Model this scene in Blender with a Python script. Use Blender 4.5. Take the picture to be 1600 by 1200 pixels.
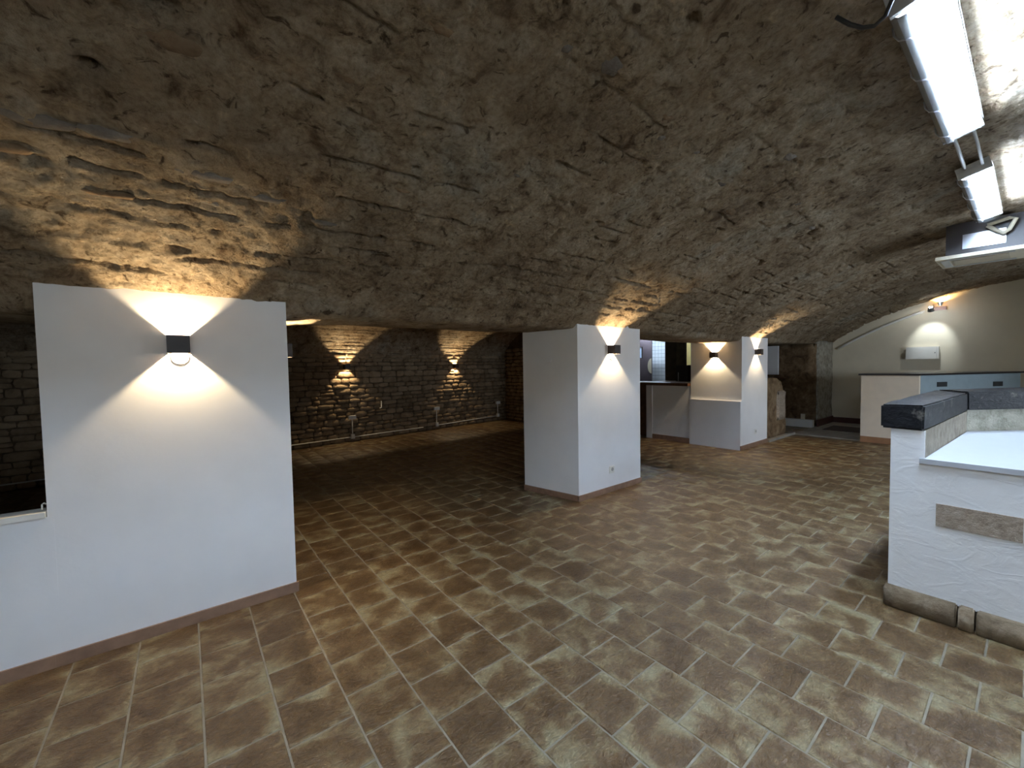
import bpy, bmesh, math, random
import numpy as np
from mathutils import Vector, Matrix

for o in list(bpy.data.objects):
    bpy.data.objects.remove(o, do_unlink=True)
scene = bpy.context.scene
col = scene.collection
R = math.radians

# ------------------------------------------------------------------ camera
F_PX, YAW, PITCH, ROLL, CAM_Z = 644.5, R(51.636), R(2.342), R(-0.974), 1.45
fw = Vector((math.cos(YAW) * math.cos(PITCH), math.sin(YAW) * math.cos(PITCH), -math.sin(PITCH)))
r0 = Vector((math.sin(YAW), -math.cos(YAW), 0))
u0 = r0.cross(fw)
rt = r0 * math.cos(ROLL) + u0 * math.sin(ROLL)
up = -r0 * math.sin(ROLL) + u0 * math.cos(ROLL)
cam_d = bpy.data.cameras.new('camera')
cam = bpy.data.objects.new('camera', cam_d)
col.objects.link(cam)
cam_d.sensor_fit = 'HORIZONTAL'
cam_d.sensor_width = 36
cam_d.lens = F_PX / 1600 * 36
cam_d.clip_start = 0.05
cam.matrix_world = Matrix(((rt.x, up.x, -fw.x, 0), (rt.y, up.y, -fw.y, 0), (rt.z, up.z, -fw.z, CAM_Z), (0, 0, 0, 1)))
scene.camera = cam

def to_px(p):
    d = Vector(p) - Vector((0, 0, CAM_Z))
    z = d.dot(fw)
    if z < 0.05:
        return None
    return 800 + F_PX * d.dot(rt) / z, 600 - F_PX * d.dot(up) / z, z

# ------------------------------------------------------------------ world, exposure, light strengths
w = bpy.data.worlds.new('world')
scene.world = w
w.use_nodes = True
w.node_tree.nodes['Background'].inputs[0].default_value = (0.02, 0.02, 0.022, 1)
w.node_tree.nodes['Background'].inputs[1].default_value = 0.2
scene.view_settings.view_transform = 'Standard'
scene.view_settings.look = 'None'
scene.view_settings.gamma = 1
scene.view_settings.use_curve_mapping = False
scene.view_settings.exposure = 1.25
SCONCE_W = 13.0
SCONCE_COL = (1.0, 0.77, 0.47)
TUBE_E = 135.0
TUBE_COL = (0.62, 0.775, 1.0)
# added cool fill light behind two added windows, outside the frame to the right
for wx, wpow in ((-0.6, 18), (7.2, 70)):
    ad = bpy.data.lights.new('window_daylight', 'AREA')
    ad.shape = 'RECTANGLE'; ad.size = 1.5; ad.size_y = 0.8
    ad.energy = wpow; ad.color = (0.78, 0.88, 1.0)
    ao = bpy.data.objects.new('window_daylight', ad)
    col.objects.link(ao)
    ao.location = (wx, -3.70, 1.45)
    ao.rotation_euler = (R(90), 0, 0)

# ------------------------------------------------------------------ materials
MATS = {}
def newmat(name):
    m = bpy.data.materials.new(name)
    m.use_nodes = True
    nt = m.node_tree
    return m, nt, nt.nodes['Principled BSDF']
def N(nt, t, **kw):
    n = nt.nodes.new(t)
    for k, v in kw.items():
        setattr(n, k, v)
    return n
def L(nt, a, b):
    nt.links.new(a, b)
def pos(nt):
    return N(nt, 'ShaderNodeNewGeometry').outputs['Position']
def noise(nt, vec, scale, detail=4, rough=0.55, dist=0.0):
    n = N(nt, 'ShaderNodeTexNoise')
    L(nt, vec, n.inputs['Vector'])
    n.inputs['Scale'].default_value = scale
    n.inputs['Detail'].default_value = detail
    n.inputs['Roughness'].default_value = rough
    n.inputs['Distortion'].default_value = dist
    return n.outputs['Fac']
def ramp(nt, fac, stops, interp='LINEAR'):
    n = N(nt, 'ShaderNodeValToRGB')
    cr = n.color_ramp
    cr.interpolation = interp
    while len(cr.elements) < len(stops):
        cr.elements.new(0.5)
    for e, (p, c) in zip(cr.elements, stops):
        e.position = p
        e.color = (*c, 1) if len(c) == 3 else c
    L(nt, fac, n.inputs['Fac'])
    return n.outputs['Color']
def mix(nt, fac, a, b, blend='MIX'):
    n = N(nt, 'ShaderNodeMix', data_type='RGBA', blend_type=blend)
    if isinstance(fac, float):
        n.inputs[0].default_value = fac
    else:
        L(nt, fac, n.inputs[0])
    for v, i in ((a, 6), (b, 7)):
        if isinstance(v, tuple):
            n.inputs[i].default_value = (*v, 1)
        else:
            L(nt, v, n.inputs[i])
    return n.outputs[2]
def math_(nt, op, a, b=None, c=None):
    n = N(nt, 'ShaderNodeMath', operation=op)
    for i, v in enumerate((a, b, c)):
        if v is None:
            continue
        if isinstance(v, (int, float)):
            n.inputs[i].default_value = v
        else:
            L(nt, v, n.inputs[i])
    return n.outputs[0]
def bump(nt, bsdf, height, strength=0.3, dist=0.01, normal=None):
    n = N(nt, 'ShaderNodeBump')
    n.inputs['Strength'].default_value = strength
    n.inputs['Distance'].default_value = dist
    L(nt, height, n.inputs['Height'])
    if normal is not None:
        L(nt, normal, n.inputs['Normal'])
    L(nt, n.outputs[0], bsdf.inputs['Normal'])
    return n.outputs[0]

def plain(name, c, rough=0.6, metal=0.0, var=0.12, vscale=8.0, bmp=0.15, bscale=60.0, bdist=0.003, spec=0.5):
    if name in MATS:
        return MATS[name]
    m, nt, b = newmat(name)
    p = pos(nt)
    f = noise(nt, p, vscale, 4)
    lo = tuple(x * (1 - var) for x in c)
    hi = tuple(min(1, x * (1 + var)) for x in c)
    L(nt, ramp(nt, f, [(0.3, lo), (0.7, hi)]), b.inputs['Base Color'])
    b.inputs['Roughness'].default_value = rough
    b.inputs['Metallic'].default_value = metal
    b.inputs['Specular IOR Level'].default_value = spec
    if bmp:
        bump(nt, b, noise(nt, p, bscale, 3), bmp, bdist)
    MATS[name] = m
    return m
def emit(name, c, s):
    if name in MATS:
        return MATS[name]
    m, nt, b = newmat(name)
    b.inputs['Base Color'].default_value = (*c, 1)
    b.inputs['Emission Color'].default_value = (*c, 1)
    b.inputs['Emission Strength'].default_value = s
    MATS[name] = m
    return m

WHITE = plain('white_paint', (0.83, 0.825, 0.82), 0.65, var=0.03, vscale=3, bmp=0.10, bscale=45, bdist=0.004)
CREAM = plain('cream_paint', (0.74, 0.665, 0.51), 0.65, var=0.06, vscale=2, bmp=0.25, bscale=30)
SKIRT = plain('skirting_tile', (0.26, 0.155, 0.10), 0.45, var=0.2, vscale=14)
BLACK = plain('black_metal', (0.035, 0.026, 0.022), 0.45, var=0.1, bmp=0.0)
PLASTIC = plain('white_plastic', (0.78, 0.76, 0.70), 0.4, var=0.02, bmp=0.0)
GREYP = plain('grey_plastic', (0.42, 0.41, 0.38), 0.45, var=0.05, bmp=0.0)
DARKHOLE = plain('dark_hole', (0.03, 0.03, 0.03), 0.6, bmp=0.0)
METAL = plain('galvanised_metal', (0.62, 0.64, 0.66), 0.35, metal=0.9, var=0.1, bmp=0.05)
BEIGE = plain('beige_plastic', (0.62, 0.55, 0.40), 0.5, var=0.04, bmp=0.0)
DARKWOOD = plain('dark_wood', (0.10, 0.045, 0.022), 0.3, var=0.35, vscale=12, bmp=0.1)
DARKWALL = plain('dark_brown_wall', (0.07, 0.055, 0.035), 0.8, var=0.25)
OLIVE = plain('olive_wall', (0.12, 0.10, 0.06), 0.8, var=0.2)
YELLOW = plain('yellow_wall', (0.72, 0.55, 0.20), 0.7, var=0.05)
REDSK = plain('dark_red_skirting', (0.07, 0.022, 0.018), 0.4, var=0.2)
CONCRETE = plain('grey_concrete', (0.27, 0.25, 0.215), 0.7, var=0.25, vscale=5, bmp=0.3)
BLUEGREY = plain('blue_grey_paint', (0.30, 0.37, 0.40), 0.6, var=0.05)
LAMINATE = plain('white_laminate', (0.43, 0.44, 0.455), 0.4, var=0.02, bmp=0.05)
CABLE = plain('black_cable', (0.02, 0.02, 0.02), 0.4, bmp=0.0)

def mat_plaster_rough():
    m, nt, b = newmat('rough_white_plaster')
    p = pos(nt)
    mp = N(nt, 'ShaderNodeMapping'); L(nt, p, mp.inputs[0]); mp.inputs['Scale'].default_value = (1, 1.2, 2.5)
    f = noise(nt, p, 3, 4)
    L(nt, ramp(nt, f, [(0.3, (0.73, 0.72, 0.70)), (0.7, (0.80, 0.79, 0.77))]), b.inputs['Base Color'])
    b.inputs['Roughness'].default_value = 0.6
    n1 = noise(nt, mp.outputs[0], 4, 5, 0.5, 0.8)
    ridged = math_(nt, 'ABSOLUTE', math_(nt, 'SUBTRACT', n1, 0.5))
    rg = math_(nt, 'SUBTRACT', 1.0, math_(nt, 'MINIMUM', math_(nt, 'MULTIPLY', ridged, 12.0), 1.0))
    hgt = math_(nt, 'ADD', math_(nt, 'MULTIPLY', rg, 0.5), noise(nt, p, 22, 4))
    bump(nt, b, hgt, 0.3, 0.005)
    return m
ROUGHPLASTER = mat_plaster_rough()

def mat_vault():
    m, nt, b = newmat('rubble_vault')
    p = pos(nt)
    big = noise(nt, p, 1.3, 5, 0.6, 0.6)
    med = noise(nt, p, 6.5, 6, 0.65, 0.7)
    fine = noise(nt, p, 42, 5, 0.65)
    c1 = ramp(nt, big, [(0.30, (0.31, 0.245, 0.18)), (0.46, (0.48, 0.395, 0.295)), (0.58, (0.56, 0.48, 0.38)), (0.70, (0.49, 0.46, 0.40))])
    c2 = ramp(nt, med, [(0.30, (0.30, 0.22, 0.15)), (0.45, (0.80, 0.72, 0.60)), (0.62, (1.0, 0.96, 0.88)), (0.80, (1.25, 1.2, 1.1))])
    c = mix(nt, 1.0, c1, c2, 'MULTIPLY')
    c3 = ramp(nt, fine, [(0.30, (0.55, 0.50, 0.44)), (0.55, (1, 1, 1)), (0.8, (1.15, 1.12, 1.05))])
    c = mix(nt, 0.8, c, c3, 'MULTIPLY')
    pit_shade = noise(nt, p, 17, 6, 0.62, 0.9)  # shade of pits and crevices put into the colour, paler flecks too
    c = mix(nt, 1.0, c, ramp(nt, pit_shade, [(0.33, (0.30, 0.26, 0.22)), (0.42, (0.95, 0.94, 0.92)), (0.60, (1.0, 1.0, 1.0)), (0.70, (1.3, 1.27, 1.2))]), 'MULTIPLY')
    L(nt, c, b.inputs['Base Color'])
    b.inputs['Roughness'].default_value = 0.92
    b.inputs['Specular IOR Level'].default_value = 0.2
    h1 = noise(nt, p, 30, 8, 0.70, 0.3)
    n1 = bump(nt, b, h1, 1.0, 0.055)
    h2 = noise(nt, p, 95, 4, 0.6)
    bump(nt, b, h2, 0.8, 0.016, n1)
    return m
VAULT = mat_vault()

def mat_stone(name, a, c, d, sc=5.0):
    m, nt, b = newmat(name)
    p = pos(nt)
    oi = N(nt, 'ShaderNodeObjectInfo').outputs['Random']
    f = noise(nt, p, sc, 6, 0.65, 0.5)
    cc = ramp(nt, f, [(0.28, a), (0.5, c), (0.75, d)])
    v = ramp(nt, oi, [(0.0, (0.75, 0.72, 0.68)), (1.0, (1.15, 1.12, 1.08))])
    L(nt, mix(nt, 1.0, cc, v, 'MULTIPLY'), b.inputs['Base Color'])
    b.inputs['Roughness'].default_value = 0.9
    b.inputs['Specular IOR Level'].default_value = 0.2
    bump(nt, b, noise(nt, p, 26, 7, 0.65), 0.8, 0.02)
    return m
STONE = mat_stone('wall_stone', (0.16, 0.11, 0.065), (0.29, 0.215, 0.135), (0.37, 0.29, 0.20))
MORTAR = mat_stone('dark_mortar', (0.07, 0.05, 0.032), (0.13, 0.095, 0.06), (0.18, 0.135, 0.09), 9)
ROCK = mat_stone('dark_rubble_stone', (0.13, 0.085, 0.05), (0.22, 0.15, 0.09), (0.28, 0.21, 0.14), 9)
ROCKGREY = mat_stone('grey_rubble_stone', (0.13, 0.11, 0.09), (0.20, 0.175, 0.15), (0.27, 0.24, 0.2), 9)
PLINTH = mat_stone('plinth_stone', (0.13, 0.095, 0.06), (0.25, 0.19, 0.125), (0.36, 0.30, 0.22), 11)
BROWNROCK = mat_stone('brown_rock_wall', (0.07, 0.042, 0.022), (0.22, 0.145, 0.08), (0.40, 0.30, 0.19), 6)
GREYROCK = mat_stone('grey_lime_stone', (0.17, 0.15, 0.11), (0.38, 0.36, 0.30), (0.55, 0.53, 0.46), 11)
INSERT = mat_stone('insert_stone', (0.20, 0.16, 0.12), (0.32, 0.26, 0.20), (0.44, 0.37, 0.30), 22)
CEMENT = mat_stone('bare_cement', (0.24, 0.21, 0.165), (0.36, 0.325, 0.265), (0.45, 0.41, 0.34), 14)
LIMEWASH = mat_stone('patchy_limewash', (0.30, 0.29, 0.22), (0.56, 0.55, 0.46), (0.68, 0.67, 0.58), 9)

def mat_tile():
    m, nt, b = newmat('glazed_floor_tile')
    p = pos(nt)
    sep = N(nt, 'ShaderNodeSeparateXYZ'); L(nt, p, sep.inputs[0])
    xs = math_(nt, 'DIVIDE', math_(nt, 'SUBTRACT', sep.outputs[0], 0.005), 0.25)
    n = math_(nt, 'FLOOR', xs)
    par = math_(nt, 'FLOORED_MODULO', n, 2.0)
    off = math_(nt, 'MULTIPLY_ADD', par, 0.128, 0.115)
    ys = math_(nt, 'DIVIDE', math_(nt, 'SUBTRACT', sep.outputs[1], off), 0.25)
    mm = math_(nt, 'FLOOR', ys)
    fx = math_(nt, 'ABSOLUTE', math_(nt, 'SUBTRACT', math_(nt, 'SUBTRACT', xs, n), 0.5))
    fy = math_(nt, 'ABSOLUTE', math_(nt, 'SUBTRACT', math_(nt, 'SUBTRACT', ys, mm), 0.5))
    edge = math_(nt, 'MULTIPLY', math_(nt, 'MAXIMUM', fx, fy), 2.0)
    idv = N(nt, 'ShaderNodeCombineXYZ'); L(nt, n, idv.inputs[0]); L(nt, mm, idv.inputs[1])
    wn = N(nt, 'ShaderNodeTexWhiteNoise'); L(nt, idv.outputs[0], wn.inputs['Vector'])
    sh = N(nt, 'ShaderNodeVectorMath', operation='MULTIPLY_ADD')
    L(nt, wn.outputs['Color'], sh.inputs[0]); sh.inputs[1].default_value = (7, 7, 7); L(nt, p, sh.inputs[2])
    cloud = noise(nt, sh.outputs[0], 6.5, 4, 0.55, 0.4)
    fac = math_(nt, 'SUBTRACT', math_(nt, 'ADD', cloud, math_(nt, 'MULTIPLY', wn.outputs['Value'], 0.10)), math_(nt, 'MULTIPLY', math_(nt, 'POWER', edge, 3.0), 0.13))
    c = ramp(nt, fac, [(0.30, (0.285, 0.243, 0.140)), (0.40, (0.225, 0.168, 0.085)), (0.50, (0.142, 0.084, 0.035)), (0.68, (0.092, 0.050, 0.018))])
    grain = noise(nt, sh.outputs[0], 60, 4, 0.6)
    c = mix(nt, 0.75, c, ramp(nt, grain, [(0.3, (0.66, 0.62, 0.56)), (0.7, (1.25, 1.22, 1.16))]), 'MULTIPLY')
    L(nt, c, b.inputs['Base Color'])
    L(nt, math_(nt, 'MULTIPLY_ADD', grain, 0.22, 0.27), b.inputs['Roughness'])
    b.inputs['Specular IOR Level'].default_value = 0.45
    mp = N(nt, 'ShaderNodeMapping'); L(nt, sh.outputs[0], mp.inputs[0]); mp.inputs['Scale'].default_value = (1, 1.7, 1)
    h1 = noise(nt, mp.outputs[0], 26, 5, 0.6, 1.2)
    n1 = bump(nt, b, h1, 0.8, 0.016)
    h2 = noise(nt, sh.outputs[0], 110, 3)
    bump(nt, b, h2, 0.2, 0.003, n1)
    return m
TILE = mat_tile()
GROUT = plain('grey_grout', (0.235, 0.20, 0.145), 0.85, var=0.25, vscale=9, bmp=0.3)

def mat_beam():
    m, nt, b = newmat('black_painted_beam')
    p = pos(nt)
    mp = N(nt, 'ShaderNodeMapping'); L(nt, p, mp.inputs[0]); mp.inputs['Scale'].default_value = (2.5, 9, 14)
    g = noise(nt, mp.outputs[0], 3, 6, 0.65, 0.5)
    wear = noise(nt, p, 9, 6, 0.7, 0.3)
    c = ramp(nt, g, [(0.3, (0.004, 0.004, 0.005)), (0.7, (0.016, 0.016, 0.017))])
    wf = ramp(nt, wear, [(0.57, (0, 0, 0)), (0.72, (1, 1, 1))])
    L(nt, mix(nt, wf, c, (0.17, 0.155, 0.13)), b.inputs['Base Color'])
    b.inputs['Roughness'].default_value = 0.42
    b.inputs['Specular IOR Level'].default_value = 0.12
    bump(nt, b, g, 0.5, 0.012)
    return m
BEAM = mat_beam()

def mat_cover():
    m, nt, b = newmat('clear_diffuser')
    nt.nodes.remove(b)
    out = nt.nodes['Material Output']
    t = N(nt, 'ShaderNodeBsdfTransparent'); t.inputs[0].default_value = (0.93, 0.95, 0.97, 1)
    g = N(nt, 'ShaderNodeBsdfGlossy'); g.inputs['Roughness'].default_value = 0.15
    fr = N(nt, 'ShaderNodeFresnel'); fr.inputs[0].default_value = 1.35
    mx = N(nt, 'ShaderNodeMixShader')
    L(nt, fr.outputs[0], mx.inputs[0]); L(nt, t.outputs[0], mx.inputs[1]); L(nt, g.outputs[0], mx.inputs[2])
    L(nt, mx.outputs[0], out.inputs[0])
    return m
COVER = mat_cover()
TUBE = emit('fluorescent_tube', TUBE_COL, TUBE_E)

# ------------------------------------------------------------------ mesh helpers
def link(name, me, mat=None, parent=None):
    o = bpy.data.objects.new(name, me)
    col.objects.link(o)
    if mat is not None and me is not None and not me.materials:
        me.materials.append(mat)
    if parent is not None:
        o.parent = parent
    return o
def finish(bm, name, mat, parent=None, bev=0.0, smooth=False, seg=2):
    if bev:
        bmesh.ops.bevel(bm, geom=[e for e in bm.edges if len(e.link_faces) == 2 and e.calc_face_angle(0) > 0.5], offset=bev, segments=seg, affect='EDGES', clamp_overlap=True)
    bmesh.ops.recalc_face_normals(bm, faces=bm.faces)
    me = bpy.data.meshes.new(name)
    bm.to_mesh(me)
    bm.free()
    if smooth:
        me.polygons.foreach_set('use_smooth', [True] * len(me.polygons))
    return link(name, me, mat, parent)
def add_box(bm, x0, x1, y0, y1, z0, z1):
    v = [bm.verts.new(c) for c in ((x0, y0, z0), (x1, y0, z0), (x1, y1, z0), (x0, y1, z0), (x0, y0, z1), (x1, y0, z1), (x1, y1, z1), (x0, y1, z1))]
    for f in ((0, 3, 2, 1), (4, 5, 6, 7), (0, 1, 5, 4), (1, 2, 6, 5), (2, 3, 7, 6), (3, 0, 4, 7)):
        bm.faces.new([v[i] for i in f])
def add_prism(bm, poly, z0, z1):
    lo = [bm.verts.new((x, y, z0)) for x, y in poly]
    hi = [bm.verts.new((x, y, z1)) for x, y in poly]
    bm.faces.new(lo[::-1]); bm.faces.new(hi)
    n = len(poly)
    for i in range(n):
        j = (i + 1) % n
        bm.faces.new((lo[i], lo[j], hi[j], hi[i]))
def add_tube(bm, pts, r, n=10, cap=True):
    pts = [Vector(p) for p in pts]
    rings = []
    for i, p in enumerate(pts):
        d = (pts[min(i + 1, len(pts) - 1)] - pts[max(i - 1, 0)]).normalized()
        a = d.orthogonal().normalized() if i == 0 else (pa - d * pa.dot(d)).normalized()
        pa = a
        b = d.cross(a)
        rings.append([bm.verts.new(p + (a * math.cos(t) + b * math.sin(t)) * r) for t in (2 * math.pi * k / n for k in range(n))])
    for A, B in zip(rings, rings[1:]):
        for k in range(n):
            bm.faces.new((A[k], A[(k + 1) % n], B[(k + 1) % n], B[k]))
    if cap:
        bm.faces.new(rings[0][::-1]); bm.faces.new(rings[-1])
def box(name, mat, parent, x0, x1, y0, y1, z0, z1, bev=0.0):
    bm = bmesh.new()
    add_box(bm, x0, x1, y0, y1, z0, z1)
    return finish(bm, name, mat, parent, bev)
def prism(name, mat, parent, poly, z0, z1, bev=0.0):
    bm = bmesh.new()
    add_prism(bm, poly, z0, z1)
    return finish(bm, name, mat, parent, bev)
def tube(name, mat, parent, pts, r, n=10):
    bm = bmesh.new()
    add_tube(bm, pts, r, n)
    return finish(bm, name, mat, parent, smooth=True)
def grid_mesh(name, V, mat, parent=None, flip=False, smooth=True):
    """V: (a, b, 3) array of points."""
    a, b = V.shape[:2]
    idx = np.arange(a * b).reshape(a, b)
    q = np.stack([idx[:-1, :-1], idx[1:, :-1], idx[1:, 1:], idx[:-1, 1:]], -1).reshape(-1, 4)
    if flip:
        q = q[:, ::-1]
    return raw_mesh(name, V.reshape(-1, 3), q, mat, parent, smooth)
def raw_mesh(name, verts, quads, mat, parent=None, smooth=False):
    me = bpy.data.meshes.new(name)
    verts = np.ascontiguousarray(verts, dtype=np.float32)
    quads = np.ascontiguousarray(quads, dtype=np.int32)
    me.vertices.add(len(verts))
    me.vertices.foreach_set('co', verts.ravel())
    me.loops.add(quads.size)
    me.loops.foreach_set('vertex_index', quads.ravel())
    me.polygons.add(len(quads))
    me.polygons.foreach_set('loop_start', np.arange(0, quads.size, 4, dtype=np.int32))
    me.polygons.foreach_set('loop_total', np.full(len(quads), 4, dtype=np.int32))
    if smooth:
        me.polygons.foreach_set('use_smooth', np.ones(len(quads), dtype=bool))
    me.update(calc_edges=True)
    me.validate()
    return link(name, me, mat, parent)
def empty(name, loc=(0, 0, 0), rz=0.0):
    o = bpy.data.objects.new(name, None)
    col.objects.link(o)
    o.location = loc
    o.rotation_euler = (0, 0, rz)
    o.empty_display_size = 0.1
    return o
def tag(o, label, cat, group=None, kind=None):
    o['label'] = label
    o['category'] = cat
    if group:
        o['group'] = group
    if kind:
        o['kind'] = kind
    return o
def struct(o, label, cat):
    return tag(o, label, cat, kind='structure')

# numpy value noise
rng = np.random.default_rng(7)
TAB = rng.random((256, 256))
def vn(x, y, seed=0):
    x = np.asarray(x, float) + seed * 17.37
    y = np.asarray(y, float) + seed * 9.71
    xi = np.floor(x).astype(int); yi = np.floor(y).astype(int)
    fx = x - xi; fy = y - yi
    fx = fx * fx * (3 - 2 * fx); fy = fy * fy * (3 - 2 * fy)
    a = TAB[xi & 255, yi & 255]; b = TAB[(xi + 1) & 255, yi & 255]
    c = TAB[xi & 255, (yi + 1) & 255]; d = TAB[(xi + 1) & 255, (yi + 1) & 255]
    return (a * (1 - fx) + b * fx) * (1 - fy) + (c * (1 - fx) + d * fx) * fy
def fbm(x, y, seed=0, octv=4, gain=0.5):
    s = 0.0; amp = 1.0; tot = 0.0
    for k in range(octv):
        s = s + amp * vn(x * 2 ** k, y * 2 ** k, seed + 3 * k)
        tot += amp; amp *= gain
    return s / tot - 0.5
def sstep(x, a, b):
    t = np.clip((x - a) / (b - a), 0, 1)
    return t * t * (3 - 2 * t)

YA = 2.985            # plane of the arcade front
VYC, VZC, VR = -0.3, -2.833, 5.753   # main vault circle

# ------------------------------------------------------------------ floor with tiles
XF1 = 9.55
floor = box('floor', GROUT, None, -3.2, 12.3, -3.6, 9.9, -0.12, -0.0035)
struct(floor, 'floor of glazed brown tiles laid in running bond with pale joints', 'floor')
def tile_mesh():
    bm = bmesh.new()
    a, c = 0.1210, 0.1182
    t = [bm.verts.new((x * c, y * c, 0)) for x, y in ((-1, -1), (1, -1), (1, 1), (-1, 1))]
    e = [bm.verts.new((x * a, y * a, -0.0025)) for x, y in ((-1, -1), (1, -1), (1, 1), (-1, 1))]
    g = [bm.verts.new((x * a, y * a, -0.009)) for x, y in ((-1, -1), (1, -1), (1, 1), (-1, 1))]
    bm.faces.new(t)
    for i in range(4):
        j = (i + 1) % 4
        bm.faces.new((e[i], e[j], t[j], t[i]))
        bm.faces.new((g[i], g[j], e[j], e[i]))
    me = bpy.data.meshes.new('tile')
    bm.to_mesh(me); bm.free()
    me.materials.append(TILE)
    return me
TM = tile_mesh()
def blocked(x, y):
    for x0, x1, y0, y1 in ((-3.2, 0.45, YA + 0.10, 3.55), (3.35, 4.25, YA + 0.1, 3.6), (7.3, 8.2, YA + 0.1, 3.8), (3.4, 9, -3.6, 0.38), (7.35, 9.4, 3.8, 7), (9.62, 12.3, -3.6, 3.0), (8.3, 12.3, 3.12, 9.9)):
        if x0 < x < x1 and y0 < y < y1:
            return True
    return x > 7.15 and y > 5.2 or y > 8.35 + 0.135 * x or (x < -0.6 and y < 2.9 and (x < -1.6))
tiles = []
for i in range(-13, 49):
    x = 0.005 + 0.25 * (i + 0.5)
    off = 0.115 + 0.128 * (i % 2)
    for j in range(-14, 40):
        y = off + 0.25 * (j + 0.5)
        if x > 12.2 or x < -3.1 or y < -3.5 or blocked(x, y):
            continue
        q = to_px((x, y, 0))
        area = 0
        if q and -40 < q[0] < 1640 and q[1] < 1240:
            area = 1 / (q[2] ** 2) * (CAM_Z / q[2])
            if q[0] < 466 and y > YA:
                area = 0
            if q[0] > 1385 and x > 3.2:
                area = 0
        tiles.append((area, x, y))
tiles.sort(reverse=True)
trng = random.Random(3)
rest = []
for k, (area, x, y) in enumerate(tiles):
    dz = trng.uniform(-0.0007, 0.0007)
    tx, ty = trng.gauss(0, 0.0028), trng.gauss(0, 0.0028)
    if k < 300:
        o = bpy.data.objects.new('tile', TM)
        col.objects.link(o)
        o.parent = floor
        o.location = (x, y, dz)
        o.rotation_euler = (tx, ty, 0)
    else:
        rest.append((x, y, dz, tx, ty))
base = np.array([v.co[:] for v in TM.vertices])
bq = np.array([list(p.vertices) for p in TM.polygons])
rv, rq = [], []
for k, (x, y, dz, tx, ty) in enumerate(rest):
    v = base.copy()
    v[:, 2] += dz + v[:, 1] * tx - v[:, 0] * ty
    v[:, 0] += x; v[:, 1] += y
    rv.append(v); rq.append(bq + k * len(base))
o = raw_mesh('tile_field', np.concatenate(rv), np.concatenate(rq), TILE, floor)
o['kind'] = 'stuff'
slab = box('floor', CONCRETE, None, 9.62, 12.2, -3.55, YA, -0.0034, 0.012)
struct(slab, 'bare grey concrete floor in front of the cream end wall', 'floor')

# ------------------------------------------------------------------ main vault (ceiling)
def vault_disp(X, s):
    """bulge of the rubble towards the room; s = arc length up from the springing"""
    low = 1 - sstep(s, 0.5, 2.6)
    d = 0.040 * fbm(X * 0.9, s * 1.1, 1, 3)
    d = d + 0.014 * fbm(X * 4.2, s * 5.5, 2, 3)
    d = d + 0.028 * fbm(X * 13, s * 16, 3, 3, 0.7) + 0.010 * (vn(X * 36, s * 38, 4) - 0.5)
    # courses of rough stones: uneven ledges
    row = s / 0.118 + 0.9 * (vn(X * 0.5, s * 0.6, 5) - 0.5) + 0.35 * (vn(X * 2.3, s * 1.0, 6) - 0.5)
    row = row + 0.16 * (vn(X * 17, s * 22, 17) - 0.5) + 0.10 * (vn(X * 38, s * 44, 18) - 0.5)
    ri = np.floor(row); fr = row - ri
    seg = vn(X * 2.6 + ri * 13.7, ri * 3.31 + 0.5, 8)
    pres = sstep(seg + 0.13 * (1 - sstep(s, 0.7, 1.0)), 0.60, 0.68) * sstep(vn(X * 11 + ri * 5.3, ri * 1.9, 16), 0.22, 0.4)
    slot = np.exp(-((fr - 0.5) / 0.075) ** 2)
    d = d - (0.036 * low + 0.010) * slot * pres * (0.6 + 0.8 * vn(X * 14, s * 9, 12))
    cell = vn(X * 3.4 + ri * 7.1, ri * 5.7 + 0.3, 9)
    d = d + (0.010 * low + 0.003) * (cell - 0.5)
    # pits
    pit = vn(X * 5.1, s * 6.1, 14) * vn(X * 12, s * 13, 15)
    d = d - 0.040 * sstep(pit, 0.62, 0.78)
    return d
def soffit_z(X):
    xs = [-3.3, -0.6, -0.5, 0.5, 0.8, 1.2, 1.7, 2.4, 3.1, 3.4, 4.2, 4.4, 4.9, 5.5, 6.2, 7.2, 8.2, 8.4, 9.3, 10.9, 12.2]
    zs = [1.74, 1.755, 1.78, 1.80, 1.828, 1.842, 1.838, 1.845, 1.852, 1.86, 1.875, 1.88, 1.875, 1.835, 1.82, 1.82, 1.82, 1.82, 1.83, 1.86, 1.88]
    return np.interp(X, xs, zs)
Xg = np.concatenate([np.arange(-3.25, -1.3, 0.05), np.arange(-1.3, 4.6, 0.0125), np.arange(4.6, 8.0, 0.02), np.arange(8.0, 12.15, 0.035), [12.15]])
TH0 = math.asin((YA - VYC) / VR)
s_end = VR * (TH0 + math.asin((3.55 + VYC) / VR))
Sg = np.concatenate([np.arange(0, 2.4, 0.0125), np.arange(2.4, 4.3, 0.018), np.arange(4.3, s_end, 0.08), [s_end]])
XX, SS = np.meshgrid(Xg, Sg, indexing='ij')
TH = TH0 - SS / VR
D = vault_disp(XX, SS) * np.where(SS < 0.12, 0.35 + 0.65 * SS / 0.12, 1)
rr = VR - D
mainV = np.stack([XX, VYC + rr * np.sin(TH), VZC + rr * np.cos(TH)], -1)
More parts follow.
